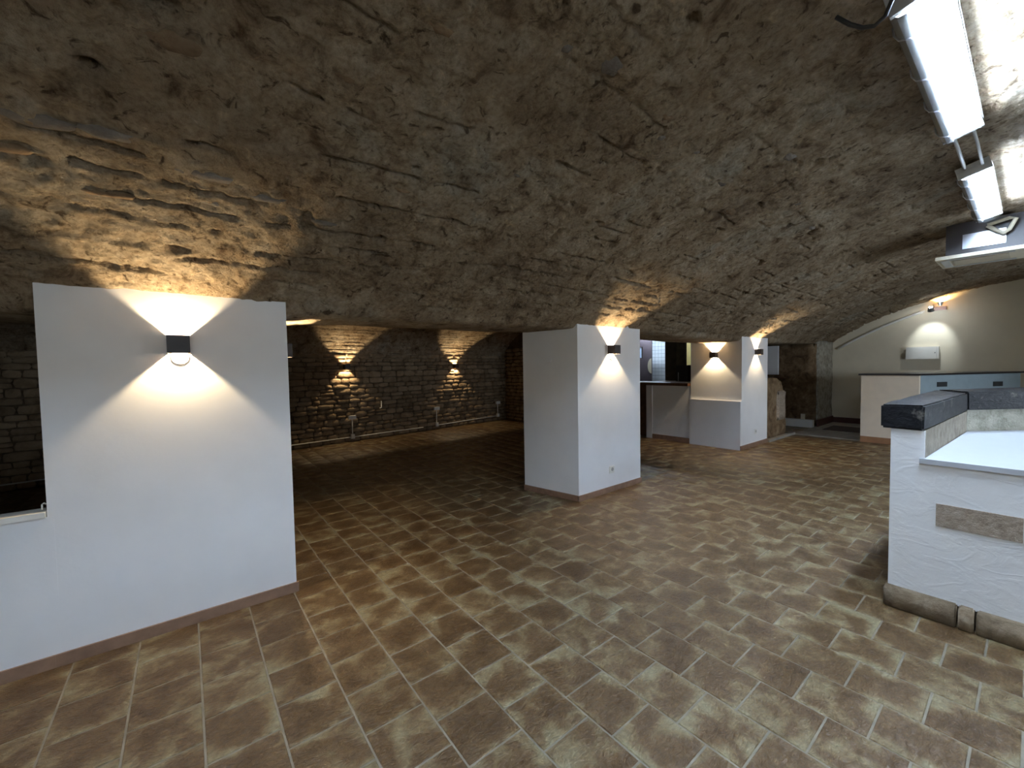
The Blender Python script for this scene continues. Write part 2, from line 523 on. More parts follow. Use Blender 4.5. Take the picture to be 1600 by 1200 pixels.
# the arcade soffit grows out of the springing: rounded edge, underside, then up behind
prof = [(3.63, 0.12), (3.60, 0.0), (3.5, -0.004), (3.4, -0.006), (3.3, -0.008), (3.2, -0.010), (3.12, -0.010), (3.06, -0.006), (3.03, 0.002), (3.012, 0.016), (3.0, 0.034)]
pv = []
sz = soffit_z(Xg)
for k, (yy, dz) in enumerate(prof):
    yy2 = 3.78 - (3.63 - yy) * (3.78 - 3.0) / (3.63 - 3.0)
    amp = 0.02 if 1 < k < 9 else 0.012
    nz = amp * fbm(Xg * 9, np.full_like(Xg, yy2 * 9), 21, 3)
    pv.append(np.stack([Xg, yy2 + 0.8 * nz, sz + dz + nz], -1))
fullV = np.concatenate([np.stack(pv, 1), mainV], 1)
ceiling = grid_mesh('ceiling', fullV, VAULT, None, flip=True)
struct(ceiling, 'low barrel vault of rough brown rubble stone over the whole room', 'vault')

# dark stones that stand out of the mortar of the vault
def rock_variant(seed):
    rr_ = random.Random(seed)
    bm = bmesh.new()
    bmesh.ops.create_icosphere(bm, subdivisions=1, radius=1)
    for v in bm.verts:
        v.co *= rr_.uniform(0.78, 1.15)
        v.co.z *= 1.0
    me = bpy.data.meshes.new('stone')
    bm.to_mesh(me); bm.free()
    me.polygons.foreach_set('use_smooth', [True] * len(me.polygons))
    return me
rocksA = [rock_variant(k) for k in range(4)]
rocksB = [m.copy() for m in rocksA]
for m in rocksA: m.materials.append(ROCK)
for m in rocksB: m.materials.append(ROCKGREY)
vrock = [(0.01, 1.783, .15, .05, 0), (1.489, 1.155, .07, .05, 1), (1.25, 1.19, .03, .025, 1), (2.01, 1.197, .05, .03, 0), (2.105, 1.30, .045, .03, 1), (2.44, 1.27, .06, .035, 1), (2.96, 1.354, .07, .035, 1),
         (-0.372, 2.204, .12, .04, 1), (-0.2, 2.19, .10, .035, 1), (0.10, 2.28, .13, .03, 1), (0.33, 2.33, .12, .028, 1), (0.54, 1.66, .06, .03, 0), (-0.5, 2.35, .10, .03, 0), (0.15, 2.42, .10, .022, 1), (-0.25, 2.46, .13, .022, 0),
         (1.50, 1.81, .03, .02, 1), (0.77, 1.35, .07, .03, 0), (3.4, 1.5, .08, .04, 0), (3.1, 1.0, .07, .04, 1), (2.3, 1.7, .06, .02, 0), (0.95, 2.1, .07, .02, 0), (0.62, 2.4, .08, .02, 1), (-0.3, 1.7, .09, .035, 0), (3.9, 1.2, .07, .04, 1), (4.6, 1.3, .08, .04, 1)]
rk = random.Random(11)
for k, (x, y, a, b_, g) in enumerate(vrock):
    th = math.asin((y - VYC) / VR)
    sarc = VR * (TH0 - th)
    dd = float(vault_disp(np.array([x]), np.array([sarc]))[0])
    r_ = VR - dd + 0.011
    o = link('stone', (rocksB if g else rocksA)[k % 4], None, ceiling)
    o.location = (x, VYC + r_ * math.sin(th), VZC + r_ * math.cos(th))
    o.rotation_euler = (-th, 0, 0)
    o.scale = (a, b_, 0.022)

# ------------------------------------------------------------------ back room: vault, stone wall
def wall_y(X):
    return 8.2 + 0.135 * X
bx = np.concatenate([np.arange(-3.2, 0.6, 0.06), np.arange(0.6, 7.05, 0.022)])
bt = np.concatenate([np.arange(0, 0.5, 0.05), np.arange(0.5, 0.97, 0.0045), 1 - (1 - np.linspace(0, 1, 45)) ** 2 * 0.03])
BX, BT = np.meshgrid(bx, bt, indexing='ij')
y0, y1 = 3.78, wall_y(BX) + 0.02
q = np.abs(2 * BT - 1)
BZ = np.where(BT > 0.5, 1.66, 1.96) + np.where(BT > 0.5, 0.98, 0.68) * (1 - q ** 2.1) ** (1 / 2.1)
BY = y0 + (y1 - y0) * BT
dy = np.gradient(BY, axis=1); dz = np.gradient(BZ, axis=1)
ln = np.sqrt(dy ** 2 + dz ** 2) + 1e-9
arc = np.cumsum(ln, axis=1)
row = (arc[:, -1:] - arc) / 0.085 + 0.3 * (vn(BX * 1.2, arc * 0.8, 31) - 0.5)
ri = np.floor(row); fr = row - ri
jx = BX / 0.27 + ri * 0.437 + 0.3 * vn(ri * 3.3 + 0.5, BX * 0.0, 33)
jf = jx - np.floor(jx)
slot = np.exp(-((fr - 0.5) / 0.11) ** 2) * (0.35 + 0.65 * sstep(vn(BX * 3 + ri * 5.1, ri * 2.7, 34), 0.3, 0.6))
slot = np.maximum(slot, 0.7 * np.exp(-((jf - 0.5) / 0.03) ** 2))
BD = 0.02 * fbm(BX * 9, arc * 12, 35, 4, 0.6) + 0.018 * (vn(np.floor(jx + 0.5) * 1.7, ri * 1.3, 36) - 0.5) - 0.026 * slot
BV = np.stack([BX, BY + BD * dz / ln, BZ - BD * dy / ln], -1)
cb = grid_mesh('ceiling', BV, VAULT, None, flip=False)
struct(cb, 'brown stone vault of the dark rear room above its lamps', 'vault')

WANG = math.atan(0.135)
WN = Vector((math.sin(WANG), -math.cos(WANG), 0))      # out of the wall, towards the room
WU = Vector((math.cos(WANG), math.sin(WANG), 0))
W0 = Vector((0, 8.2, 0))
def wp(u, v, out=0.0):
    return W0 + WU * u + WN * out + Vector((0, 0, v))
wb = bmesh.new()
a, b_ = wp(-3.4, 0), wp(7.3, 0)
c_, d_ = wp(7.3, 0, -0.3), wp(-3.4, 0, -0.3)
off = WN * -0.03
add_prism(wb, [(p.x + off.x, p.y + off.y) for p in (a, b_, c_, d_)], -0.01, 2.0)
wall_back = finish(wb, 'wall_back', MORTAR)
struct(wall_back, 'rear wall of coursed rough stones with dark joints and two lamps', 'wall')

def stone_variant(seed):
    """unit block x,z in [-.5,.5]; front bulges to y=-1 .. back at y=+1"""
    sr = random.Random(seed)
    bm = bmesh.new()
    nx, nz = 4, 3
    fr_ = []
    for j in range(nz):
        rw = []
        for i in range(nx):
            x = -0.5 + i / (nx - 1); z = -0.5 + j / (nz - 1)
            ed = (i in (0, nx - 1)) or (j in (0, nz - 1))
            cn = (i in (0, nx - 1)) and (j in (0, nz - 1))
            yy = -1.0 + sr.uniform(-0.35, 0.25)
            if ed:
                x *= 0.90; z *= 0.86; yy = -0.30 + sr.uniform(-0.25, 0.2)
            if cn:
                x *= 0.92; z *= 0.84
            rw.append(bm.verts.new((x + sr.uniform(-0.03, 0.03), yy, z + sr.uniform(-0.05, 0.05))))
        fr_.append(rw)
    for j in range(nz - 1):
        for i in range(nx - 1):
            bm.faces.new((fr_[j][i], fr_[j][i + 1], fr_[j + 1][i + 1], fr_[j + 1][i]))
    ring = fr_[0] + [fr_[1][-1]] + fr_[2][::-1] + [fr_[1][0]]
    bk = [bm.verts.new((v.co.x * 1.08, 1.0, v.co.z * 1.08)) for v in ring]
    n = len(ring)
    for i in range(n):
        j = (i + 1) % n
        bm.faces.new((ring[j], ring[i], bk[i], bk[j]))
    me = bpy.data.meshes.new('stone')
    bm.to_mesh(me); bm.free()
    me.polygons.foreach_set('use_smooth', [True] * len(me.polygons))
    me.materials.append(STONE)
    return me
SV = [stone_variant(k + 50) for k in range(10)]
sr = random.Random(21)
def course_list(u0, u1, top):
    out = []
    z = 0.0
    while z < top - 0.03:
        hgt = sr.uniform(0.075, 0.135)
        u = u0 - sr.uniform(0, 0.2)
        while u < u1:
            wd = sr.uniform(0.11, 0.34) * (0.75 + hgt * 3)
            if sr.random() < 0.12 and hgt > 0.1:      # two thin stones over each other
                out.append((u + wd / 2, z + hgt * 0.27, wd, hgt * 0.52))
                out.append((u + wd / 2, z + hgt * 0.77, wd, hgt * 0.44))
            else:
                out.append((u + wd / 2, z + hgt / 2, wd, hgt))
            u += wd
        z += hgt
    return out
cand = []
for (u, v, wd, hg) in course_list(-3.2, 7.2, 1.72):
    p_ = wp(u, v)
    q_ = to_px(p_)
    ok = q_ and (450 < q_[0] < 825 or -30 < q_[0] < 80)
    cand.append(((wd * hg / q_[2] ** 2) if ok else 0, u, v, wd, hg))
cand.sort(reverse=True)
sv, sq, nv = [], [], 0
for k, (ar, u, v, wd, hg) in enumerate(cand):
    me = SV[sr.randrange(10)]
    flipx = sr.choice((-1, 1))
    dep = 0.022 + sr.uniform(-0.006, 0.008)
    loc = wp(u, v, sr.uniform(-0.012, 0.002))
    M = Matrix.Translation(loc) @ Matrix.Rotation(WANG, 4, 'Z') @ Matrix.Rotation(sr.gauss(0, 0.025), 4, 'Y') @ Matrix.Diagonal((wd, dep, hg, 1))
    if k < 300:
        o = bpy.data.objects.new('stone', me)
        col.objects.link(o)
        o.parent = wall_back
        o.matrix_basis = M
    else:
        vs = np.array([(M @ vv.co)[:] for vv in me.vertices])
        qs = np.array([list(pp.vertices) for pp in me.polygons])
        sv.append(vs); sq.append(qs + nv); nv += len(vs)
o = raw_mesh('stone_field', np.concatenate(sv), np.concatenate(sq), STONE, wall_back, True)
o['kind'] = 'stuff'

# end wall of the rear room
wall_end = box('wall_end', MORTAR, None, 7.03, 7.15, 5.25, 9.3, -0.01, 2.7)
struct(wall_end, 'short dark stone wall closing the right end of the rear room', 'wall')
sv, sq, nv = [], [], 0
for (u, v, wd, hg) in course_list(5.25, 9.2, 1.9):
    me = SV[sr.randrange(10)]
    M = Matrix.Translation((7.02, u, v)) @ Matrix.Rotation(-math.pi / 2, 4, 'Z') @ Matrix.Diagonal((wd, 0.034, hg, 1))
    sv.append(np.array([(M @ vv.co)[:] for vv in me.vertices])); sq.append(np.array([list(pp.vertices) for pp in me.polygons]) + nv); nv += len(sv[-1])
o = raw_mesh('stone_field', np.concatenate(sv), np.concatenate(sq), STONE, wall_end, True)
o['kind'] = 'stuff'

# shell: walls that close the place behind and beside the camera
struct(box('wall_near', CREAM, None, -3.35, -3.2, -3.6, 8.2, -0.01, 3.0), 'plain cream wall closing the room behind the viewpoint', 'wall')
wr = bmesh.new()
edges = [-3.2, -1.4, 0.2, 6.4, 8.0, 12.2]
for k in range(5):
    if k in (1, 3):
        add_box(wr, edges[k], edges[k + 1], -3.75, -3.56, -0.01, 1.02)
        add_box(wr, edges[k], edges[k + 1], -3.75, -3.56, 1.88, 2.1)
    else:
        add_box(wr, edges[k], edges[k + 1], -3.75, -3.56, -0.01, 2.1)
struct(finish(wr, 'wall_right', CREAM), 'plain cream side wall with two windows on the far side of the bar', 'wall')
for k, (xa, xb, lab) in enumerate(((-1.4, 0.2, 'white framed window in the side wall near the viewpoint'), (6.4, 8.0, 'white framed window in the side wall beyond the bar'))):
    wo = empty('window_%d' % (k + 1), ((xa + xb) / 2, -3.6, 1.02))  # unseen windows, added to bring cool light in from the side
    struct(wo, lab, 'window')
    hw = (xb - xa) / 2
    for (a0, a1, z0, z1) in ((-hw, hw, 0, 0.05), (-hw, hw, 0.81, 0.86), (-hw, -hw + 0.05, 0.05, 0.81), (hw - 0.05, hw, 0.05, 0.81), (-0.025, 0.025, 0.05, 0.81)):
        box('window_frame', PLASTIC, wo, a0, a1, -0.03, 0.03, z0, z1)
    for a0, a1 in ((-hw + 0.05, -0.025), (0.025, hw - 0.05)):
        box('pane', COVER, wo, a0, a1, -0.004, 0.004, 0.05, 0.81)
struct(box('wall_far', CREAM, None, 12.12, 12.3, -3.6, 4.6, -0.01, 3.0), 'cream painted end wall under the curve of the vault', 'wall')
ob = box('trim_1', REDSK, None, 12.09, 12.12, -3.5, 2.95, 0.012, 0.135)
struct(ob, 'dark red skirting along the foot of the cream end wall', 'skirting')

# ------------------------------------------------------------------ pillars
def plaster_block(name, mat, parent, poly, z0, z1, bev=0.012):
    return prism(name, mat, parent, poly, z0, z1, bev)
p1 = empty('pillar', (0, YA, 0))
tag(p1, 'widest and nearest white pillar at left, lamp above and low wall adjoining', 'pillar')
def local(poly, root):
    return [(x - root.location.x, y - root.location.y) for x, y in poly]
plaster_block('shaft', WHITE, p1, local([(-0.556, YA), (0.523, YA), (0.523, 3.74), (-0.556, 3.74)], p1), 0, 1.93)
prism('skirting', SKIRT, p1, local([(-0.556, YA - 0.012), (0.535, YA - 0.012), (0.535, YA + 0.005), (-0.556, YA + 0.005)], p1), 0, 0.062, 0.003)

wl = box('wall_left', WHITE, None, -3.2, -0.535, YA - 0.0008, YA + 0.075, -0.01, 0.755)
struct(wl, 'low white parapet wall joining the nearest pillar on the left', 'wall')
box('sill', PLASTIC, wl, -3.2, -0.56, YA - 0.014, YA + 0.09, 0.756, 0.783, 0.003)
box('skirting', SKIRT, wl, -3.2, -0.5565, YA - 0.012, YA + 0.003, 0, 0.062, 0.003)
hook = tube('cable_hook', PLASTIC, None, [(-0.575, YA + 0.02, 0.79), (-0.575, YA + 0.02, 0.815), (-0.568, YA + 0.02, 0.822), (-0.560, YA + 0.02, 0.815)], 0.004, 6)
tag(hook, 'tiny white cable hook on the sill beside the nearest pillar', 'hook')

p2 = empty('pillar', (3.7, YA, 0))
tag(p2, 'white pillar standing in the middle, blank round cover on its left face', 'pillar')
plaster_block('shaft', WHITE, p2, local([(3.25, YA), (4.362, YA), (4.362, 3.74), (3.098, 3.70)], p2), 0, 1.94)
nl = Vector((-0.98, -0.206))
prism('skirting', SKIRT, p2, local([(3.25 - 0.012, YA - 0.012), (4.374, YA - 0.012), (4.374, YA + 0.004), (3.25, YA + 0.004)], p2), 0, 0.062, 0.003)
prism('skirting', SKIRT, p2, local([(3.25 - 0.012, YA + 0.0045), (3.252, YA + 0.0045), (3.10, 3.70), (3.086, 3.70)], p2), 0, 0.062, 0.003)

p3 = empty('pillar', (7.7, YA, 0))
tag(p3, 'white pillar farthest back, two lamps on it and a ledge half way up', 'pillar')
plaster_block('shaft', WHITE, p3, local([(7.205, YA), (8.27, YA), (8.27, 3.86), (7.205, 3.86)], p3), 0, 1.90)
plaster_block('ledge', WHITE, p3, local([(7.165, YA + 0.001), (7.206, YA + 0.001), (7.206, 3.865), (7.165, 3.865)], p3), 0, 0.818, 0.006)
prism('skirting', SKIRT, p3, local([(7.165, YA - 0.012), (8.28, YA - 0.012), (8.28, YA + 0.003), (7.165, YA + 0.003)], p3), 0, 0.075, 0.003)

# ------------------------------------------------------------------ up-down wall lamps
def make_sconce(loc, rz, label, disc=True, power=SCONCE_W):
    """open box, front towards local -Y, back plate at local y=0"""
    t = empty('wall_sconce', loc, rz)
    tag(t, label, 'wall lamp', 'black cube wall lamps')
    bm = bmesh.new()
    H, Wd, Dp, th = 0.049, 0.050, 0.1, 0.003
    add_box(bm, -Wd, Wd, -Dp, -Dp + th, -H, H)
    add_box(bm, -Wd, -Wd + th, -Dp + th, -0.004, -H, H)
    add_box(bm, Wd - th, Wd, -Dp + th, -0.004, -H, H)
    finish(bm, 'housing', BLACK, t)
    box('back_plate', BLACK, t, -Wd, Wd, -0.004, 0, -H, H)
    if disc:
        bm = bmesh.new()
        bmesh.ops.create_cone(bm, segments=28, radius1=0.042, radius2=0.040, depth=0.006, cap_ends=True, matrix=Matrix.Translation((0.004, -0.0035, -0.068)) @ Matrix.Rotation(R(90), 4, 'X'))
        d = finish(bm, 'cover_disc', PLASTIC, t)
        d['label'] = 'white round cover plate half hidden under the lamp'
    ld = bpy.data.lights.new('sconce_light', 'POINT')
    ld.energy = power
    ld.color = SCONCE_COL
    ld.shadow_soft_size = 0.005
    lo = bpy.data.objects.new('bulb', ld)
    col.objects.link(lo)
    lo.parent = t
    lo.location = (0, -0.050, 0)
    return t
make_sconce((-0.022, YA, 1.606), 0, 'black cube lamp on the front of the nearest, widest pillar')
make_sconce((0.523, 3.42, 1.60), R(90), 'black cube lamp on the hidden right side of the nearest pillar', False)
make_sconce((3.80, YA, 1.628), 0, 'black cube lamp on the middle pillar above its socket')
make_sconce((7.76, YA, 1.638), 0, 'black cube lamp on the narrow front of the farthest pillar')
make_sconce((7.205, 3.424, 1.60), R(-90), 'black cube lamp above the ledge on the farthest pillar')
pL = wp(2.53, 1.515, 0.03); make_sconce(pL, WANG, 'black cube lamp on the rear stone wall, nearer the widest pillar', False)
pL = wp(5.27, 1.50, 0.03); make_sconce(pL, WANG, 'black cube lamp on the rear stone wall, nearer the middle pillar', False)

# blank cover, sockets
bm = bmesh.new()
bmesh.ops.create_cone(bm, segments=28, radius1=0.042, radius2=0.036, depth=0.012, cap_ends=True, matrix=Matrix.Rotation(R(90), 4, 'X'))
o = finish(bm, 'blank_cover', WHITE)
o.location = (3.1705, 3.345, 1.53); o.rotation_euler = (0, 0, -math.atan2(0.98, 0.206))
tag(o, 'white round blank cover on the left face of the middle pillar', 'cover plate')
def socket(x, z, label):
    t = empty('wall_socket', (x, YA, z))
    tag(t, label, 'socket', 'white wall sockets')
    box('plate', PLASTIC, t, -0.040, 0.040, -0.010, 0, -0.040, 0.040, 0.004)
    bm = bmesh.new()
    bmesh.ops.create_cone(bm, segments=20, radius1=0.021, radius2=0.021, depth=0.004, cap_ends=True, matrix=Matrix.Translation((0.004, -0.0105, 0.004)) @ Matrix.Rotation(R(90), 4, 'X'))
    finish(bm, 'outlet', GREYP, t)
socket(3.80, 0.255, 'white wall socket low on the middle pillar')
socket(7.755, 0.258, 'white wall socket low on the farthest pillar')

# ------------------------------------------------------------------ conduit and junction boxes on the rear wall
def conduit(u0, u1, label, z0=0.095, z1=0.095):
    o = tube('conduit', PLASTIC, None, [wp(u0, z0, 0.05), wp((u0 + u1) / 2, (z0 + z1) / 2 + 0.003, 0.052), wp(u1, z1, 0.05)], 0.010, 8)
    tag(o, label, 'conduit')
conduit(-3.0, 2.58, 'pale conduit along the foot of the rear wall, longest run on the left')
conduit(2.66, 4.30, 'pale conduit low on the rear wall between the two lamps')
conduit(4.72, 6.655, 'pale conduit low on the rear wall at its right end', 0.10, 0.135)
def junction(u, zt, zl, label):
    t = empty('socket_riser', wp(u, zl, 0.03), WANG)
    tag(t, label, 'socket', 'socket risers on the rear wall')
    box('socket_box', PLASTIC, t, -0.075, 0.075, -0.05, 0, zt - zl - 0.035, zt - zl + 0.035, 0.006)
    tube('riser', PLASTIC, t, [(0, -0.02, 0.05), (0, -0.02, zt - zl - 0.035)], 0.011, 8)
    box('lower_box', PLASTIC, t, -0.035, 0.035, -0.05, 0, -0.045, 0.045, 0.005)
junction(2.62, 0.492, 0.11, 'white double socket with riser below the left lamp on the rear wall')
junction(4.68, 0.50, 0.12, 'white double socket with riser near the right lamp on the rear wall')
junction(6.70, 0.49, 0.15, 'white double socket with riser at the right end of the rear wall')
bm = bmesh.new()
o = tube('cable_clip', PLASTIC, None, [wp(3.27, 0.78, 0.05), wp(3.27, 0.64, 0.05), wp(3.23, 0.63, 0.05)], 0.010, 6)
tag(o, 'short white cable stub sticking out between the rear wall stones', 'cable')
bm.free()

# ------------------------------------------------------------------ small bar between the middle and the farthest pillar, kitchen behind
bar = empty('bar_counter', (7.3, 4.4, 0))
tag(bar, 'white bar counter with dark wooden top beside the farthest pillar', 'bar')
prism('front', CREAM if False else WHITE, bar, [(x - 7.3, y - 4.4) for x, y in ((7.21, 3.875), (7.30, 3.875), (7.30, 4.76), (7.21, 4.76))], 0, 1.05, 0.01)
box('end_post', WHITE, bar, 7.195 - 7.3, 7.3 - 7.3, 4.65 - 4.4, 4.78 - 4.4, 0, 1.05, 0.02)
box('flap_panel', DARKWOOD, bar, 7.36 - 7.3, 7.39 - 7.3, 4.79 - 4.4, 5.2 - 4.4, 0, 1.05)
box('counter_top', DARKWOOD, bar, 7.12 - 7.3, 7.68 - 7.3, 3.875 - 4.4, 5.2 - 4.4, 1.051, 1.105, 0.012)
box('skirting', SKIRT, bar, 7.185 - 7.3, 7.209 - 7.3, 3.875 - 4.4, 4.64 - 4.4, 0, 0.09, 0.003)

kw = box('wall_kitchen', DARKWALL, None, 9.1, 9.2, 5.03, 5.52, -0.01, 2.6)
struct(kw, 'dark wall behind the bar beside the bright kitchen opening', 'wall')
box('olive_panel', OLIVE, kw, 9.085, 9.0995, 5.02, 5.22, 0, 2.45)
struct(box('wall_yellow', YELLOW, None, 10.0, 10.1, 4.9, 5.8, -0.01, 2.6), 'yellow painted wall glimpsed behind the bar beside the farthest pillar', 'wall')
kt = box('wall_tiled', plain('grey_tile_joint', (0.30, 0.34, 0.38), 0.7, bmp=0.0), None, 10.3, 10.4, 5.8, 7.6, -0.01, 2.6)
struct(kt, 'white tiled kitchen wall seen through the opening behind the bar', 'wall')
wt = plain('white_wall_tile', (0.78, 0.82, 0.86), 0.25, var=0.02, bmp=0.0)
ktm = bpy.data.meshes.new('tile')
bm = bmesh.new(); add_box(bm, -0.006, 0, -0.046, 0.046, -0.046, 0.046); bm.to_mesh(ktm); bm.free(); ktm.materials.append(wt)
for jz in range(13):
    for jy in range(12):
        o = bpy.data.objects.new('tile', ktm); col.objects.link(o); o.parent = kt
        o.location = (10.299, 5.9 + jy * 0.1, 1.0 + jz * 0.1)
struct(box('wall_side', DARKWALL, None, 7.2, 10.4, 7.6, 7.7, -0.01, 2.6), 'dark side wall of the kitchen passage behind the bar', 'wall')
struct(box('ceiling', DARKWALL, None, 7.1, 10.4, 3.95, 7.7, 2.45, 2.55), 'dark flat ceiling over the bar and kitchen passage', 'ceiling')
ws = bmesh.new()
add_prism(ws, [(8.28, 3.88), (9.25, 3.88), (9.25, 4.83), (10.0, 4.83), (10.0, 4.90), (9.18, 4.90), (9.18, 3.95), (8.28, 3.95)], -0.01, 2.6)
struct(finish(ws, 'wall_service', DARKWALL), 'plain dark partition beside the kitchen passage', 'wall')
kd = empty('kitchen_door', (9.6, 6.5, 0), R(6))
tag(kd, 'dark kitchen swing door with a small window, standing open', 'door')
bm = bmesh.new()
for (ya, yb, za, zb) in ((-0.28, 0.30, 0.0, 1.64), (-0.28, 0.30, 1.92, 2.13), (-0.28, -0.01, 1.64, 1.92), (0.11, 0.30, 1.64, 1.92)):
    add_box(bm, -0.02, 0.02, ya, yb, za, zb)
dl = finish(bm, 'door_leaf', plain('plum_door', (0.11, 0.085, 0.095), 0.45, var=0.1, bmp=0.0), kd)
box('window_frame', BLACK, dl, -0.024, -0.02, -0.03, 0.0, 1.62, 1.94)
box('window_pane', plain('bright_pane', (0.55, 0.66, 0.85), 0.2, var=0.02, bmp=0.0), dl, -0.004, 0.004, -0.01, 0.11, 1.64, 1.92)
bm = bmesh.new()
bmesh.ops.create_cone(bm, segments=24, radius1=0.20, radius2=0.20, depth=0.006, cap_ends=True, matrix=Matrix.Diagonal((1, 0.55, 1, 1)) @ Matrix.Translation((-0.024, -0.51, 1.42)) @ Matrix.Rotation(R(90), 4, 'Y'))
bmesh.ops.bisect_plane(bm, geom=bm.verts[:] + bm.edges[:] + bm.faces[:], plane_co=(0, -0.279, 0), plane_no=(0, -1, 0), clear_outer=True)
finish(bm, 'push_plate', BEIGE, dl)
# kitchen strip lamp
kl = empty('kitchen_lamp', (9.38, 6.25, 2.40))
tag(kl, 'fluorescent strip lamp on the ceiling of the kitchen passage', 'lamp')
box('lamp_base', PLASTIC, kl, -0.05, 0.05, -0.6, 0.6, 0.0, 0.05)
tube('fluorescent_tube', emit('kitchen_tube', (0.66, 0.82, 1.0), 75), kl, [(0, -0.58, -0.03), (0, 0.58, -0.03)], 0.014)
# things standing on the back counter
bc = empty('back_counter', (8.85, 5.0, 0))
tag(bc, 'dark low cabinet against the wall behind the bar', 'cabinet')
box('cabinet_body', DARKWOOD, bc, -0.15, 0.22, -0.9, 0.55, 0, 1.03)
box('cabinet_top', DARKWOOD, bc, -0.18, 0.23, -0.92, 0.57, 1.031, 1.065, 0.006)
cm = empty('till', (8.9, 4.93, 1.066))
tag(cm, 'dark box shaped till on the cabinet behind the bar', 'till')
box('till_body', BLACK, cm, -0.1, 0.12, -0.14, 0.14, 0, 0.36, 0.01)
box('till_stand', METAL, cm, -0.112, -0.101, 0.07, 0.085, 0.0, 0.2)

# ------------------------------------------------------------------ bay beyond the farthest pillar
def rough_block(name, mat, parent, x0, x1, y0, y1, z0, z1, amp, seed, n=14, taper=None, bv=None):
    bm = bmesh.new()
    add_box(bm, x0, x1, y0, y1, z0, z1)
    bmesh.ops.bevel(bm, geom=bm.edges[:], offset=bv or min(x1 - x0, y1 - y0, z1 - z0) * 0.18, segments=2, affect='EDGES')
    bmesh.ops.subdivide_edges(bm, edges=[e for e in bm.edges if e.calc_length() > 0.2], cuts=n, use_grid_fill=True)
    cx, cy, cz = (x0 + x1) / 2, (y0 + y1) / 2, (z0 + z1) / 2
    vs = bm.verts[:]
    bm.normal_update()
    c = np.array([v.co[:] for v in vs])
    d = amp * 2 * (fbm(c[:, 0] * 5 + c[:, 1] * 3.1, c[:, 2] * 6 + c[:, 1] * 2.3, seed, 4, 0.6))
    for v, k in zip(vs, d):
        v.co += v.normal * float(k)
        if taper:
            taper(v)
    return finish(bm, name, mat, parent, smooth=True)
stub = empty('stone_stub', (8.8, 3.2, 0))
tag(stub, 'worn block of brown masonry with a rounded top beside the farthest pillar', 'masonry')
def sub(root, *a):
    return [a[0] - root.location.x, a[1] - root.location.x, a[2] - root.location.y, a[3] - root.location.y, a[4], a[5]]
bm = bmesh.new()
outl = [(8.29, 0.0), (9.30, 0.0), (9.31, 0.22), (9.27, 0.5), (9.24, 0.78), (9.15, 0.98), (9.02, 1.09), (8.86, 1.15), (8.62, 1.17), (8.29, 1.17)]
A = [bm.verts.new((x - 8.8, 3.03 - 3.2, z)) for x, z in outl]
B = [bm.verts.new((x - 8.8, 3.6 - 3.2, z)) for x, z in outl]
bm.faces.new(A); bm.faces.new(B[::-1])
for k in range(len(outl)):
    j = (k + 1) % len(outl)
    bm.faces.new((A[k], B[k], B[j], A[j]))
bmesh.ops.triangulate(bm, faces=bm.faces[:])
bmesh.ops.subdivide_edges(bm, edges=bm.edges[:], cuts=5, use_grid_fill=True)
c = np.array([v.co[:] for v in bm.verts])
d = 0.05 * fbm(c[:, 0] * 6 + 2, c[:, 2] * 7, 71, 4, 0.6)
for v, k in zip(bm.verts, d):
    v.co.y += float(k); v.co.x += 0.5 * float(k)
finish(bm, 'core', BROWNROCK, stub, smooth=True)
rough_block('face_stone', INSERT, stub, *sub(stub, 8.85, 9.22, 2.995, 3.1, 0.34, 0.90), 0.012, 72, 5)
kerb = box('kerb_stone', CONCRETE, None, 8.29, 9.6, 2.95, 3.02, -0.003, 0.045, 0.01)
tag(kerb, 'thin grey kerb stone on the floor right of the farthest pillar', 'kerb')
pier = rough_block('pillar', GREYROCK, None, 11.0, 12.16, 2.97, 3.3, 0.0, 1.98, 0.025, 73, 16)
tag(pier, 'rough grey stone pier in the corner of the cream end wall', 'pillar')
o = box('skirting', REDSK, pier, 10.96, 12.09, 2.935, 2.965, 0.012, 0.165, 0.003)
rev = rough_block('wall_reveal', BROWNROCK, None, 10.94, 11.16, 3.0, 4.6, 0.0, 1.9, 0.03, 74, 14)
struct(rev, 'brown rock face of the alcove beyond the farthest pillar', 'wall')
struct(box('wall_alcove', BROWNROCK, None, 9.25, 11.2, 4.5, 4.6, 0, 2.0), 'dark back of the alcove beyond the farthest pillar', 'wall')
wpn = box('panel', WHITE, None, 10.86, 10.92, 3.70, 4.3, 1.17, 1.84, 0.004)
tag(wpn, 'pale square panel in the alcove right of the farthest pillar', 'panel')
shl = box('shelf', DARKWOOD, None, 10.62, 10.95, 3.50, 4.35, 1.085, 1.115, 0.004)
tag(shl, 'thin dark shelf under the pale panel in the alcove', 'shelf')
stp = box('step_board', PLASTIC, None, 10.78, 10.90, 2.99, 3.75, 0.0, 0.165, 0.004)
tag(stp, 'low white boxed step at the foot of the brown alcove', 'step')
crd = box('card', BEIGE, None, 10.88, 10.90, 3.16, 3.24, 0.20, 0.32, 0.002)
crd.location.z = -0.034
tag(crd, 'small beige cover standing on the white step in the alcove', 'cover plate')
mat_ = box('door_mat', plain('dark_mat', (0.05, 0.038, 0.036), 0.9, var=0.3, vscale=30), None, 10.55, 11.35, 0.9, 2.75, 0.012, 0.022, 0.004)
tag(mat_, 'dark door mat on the concrete before the end wall', 'mat')

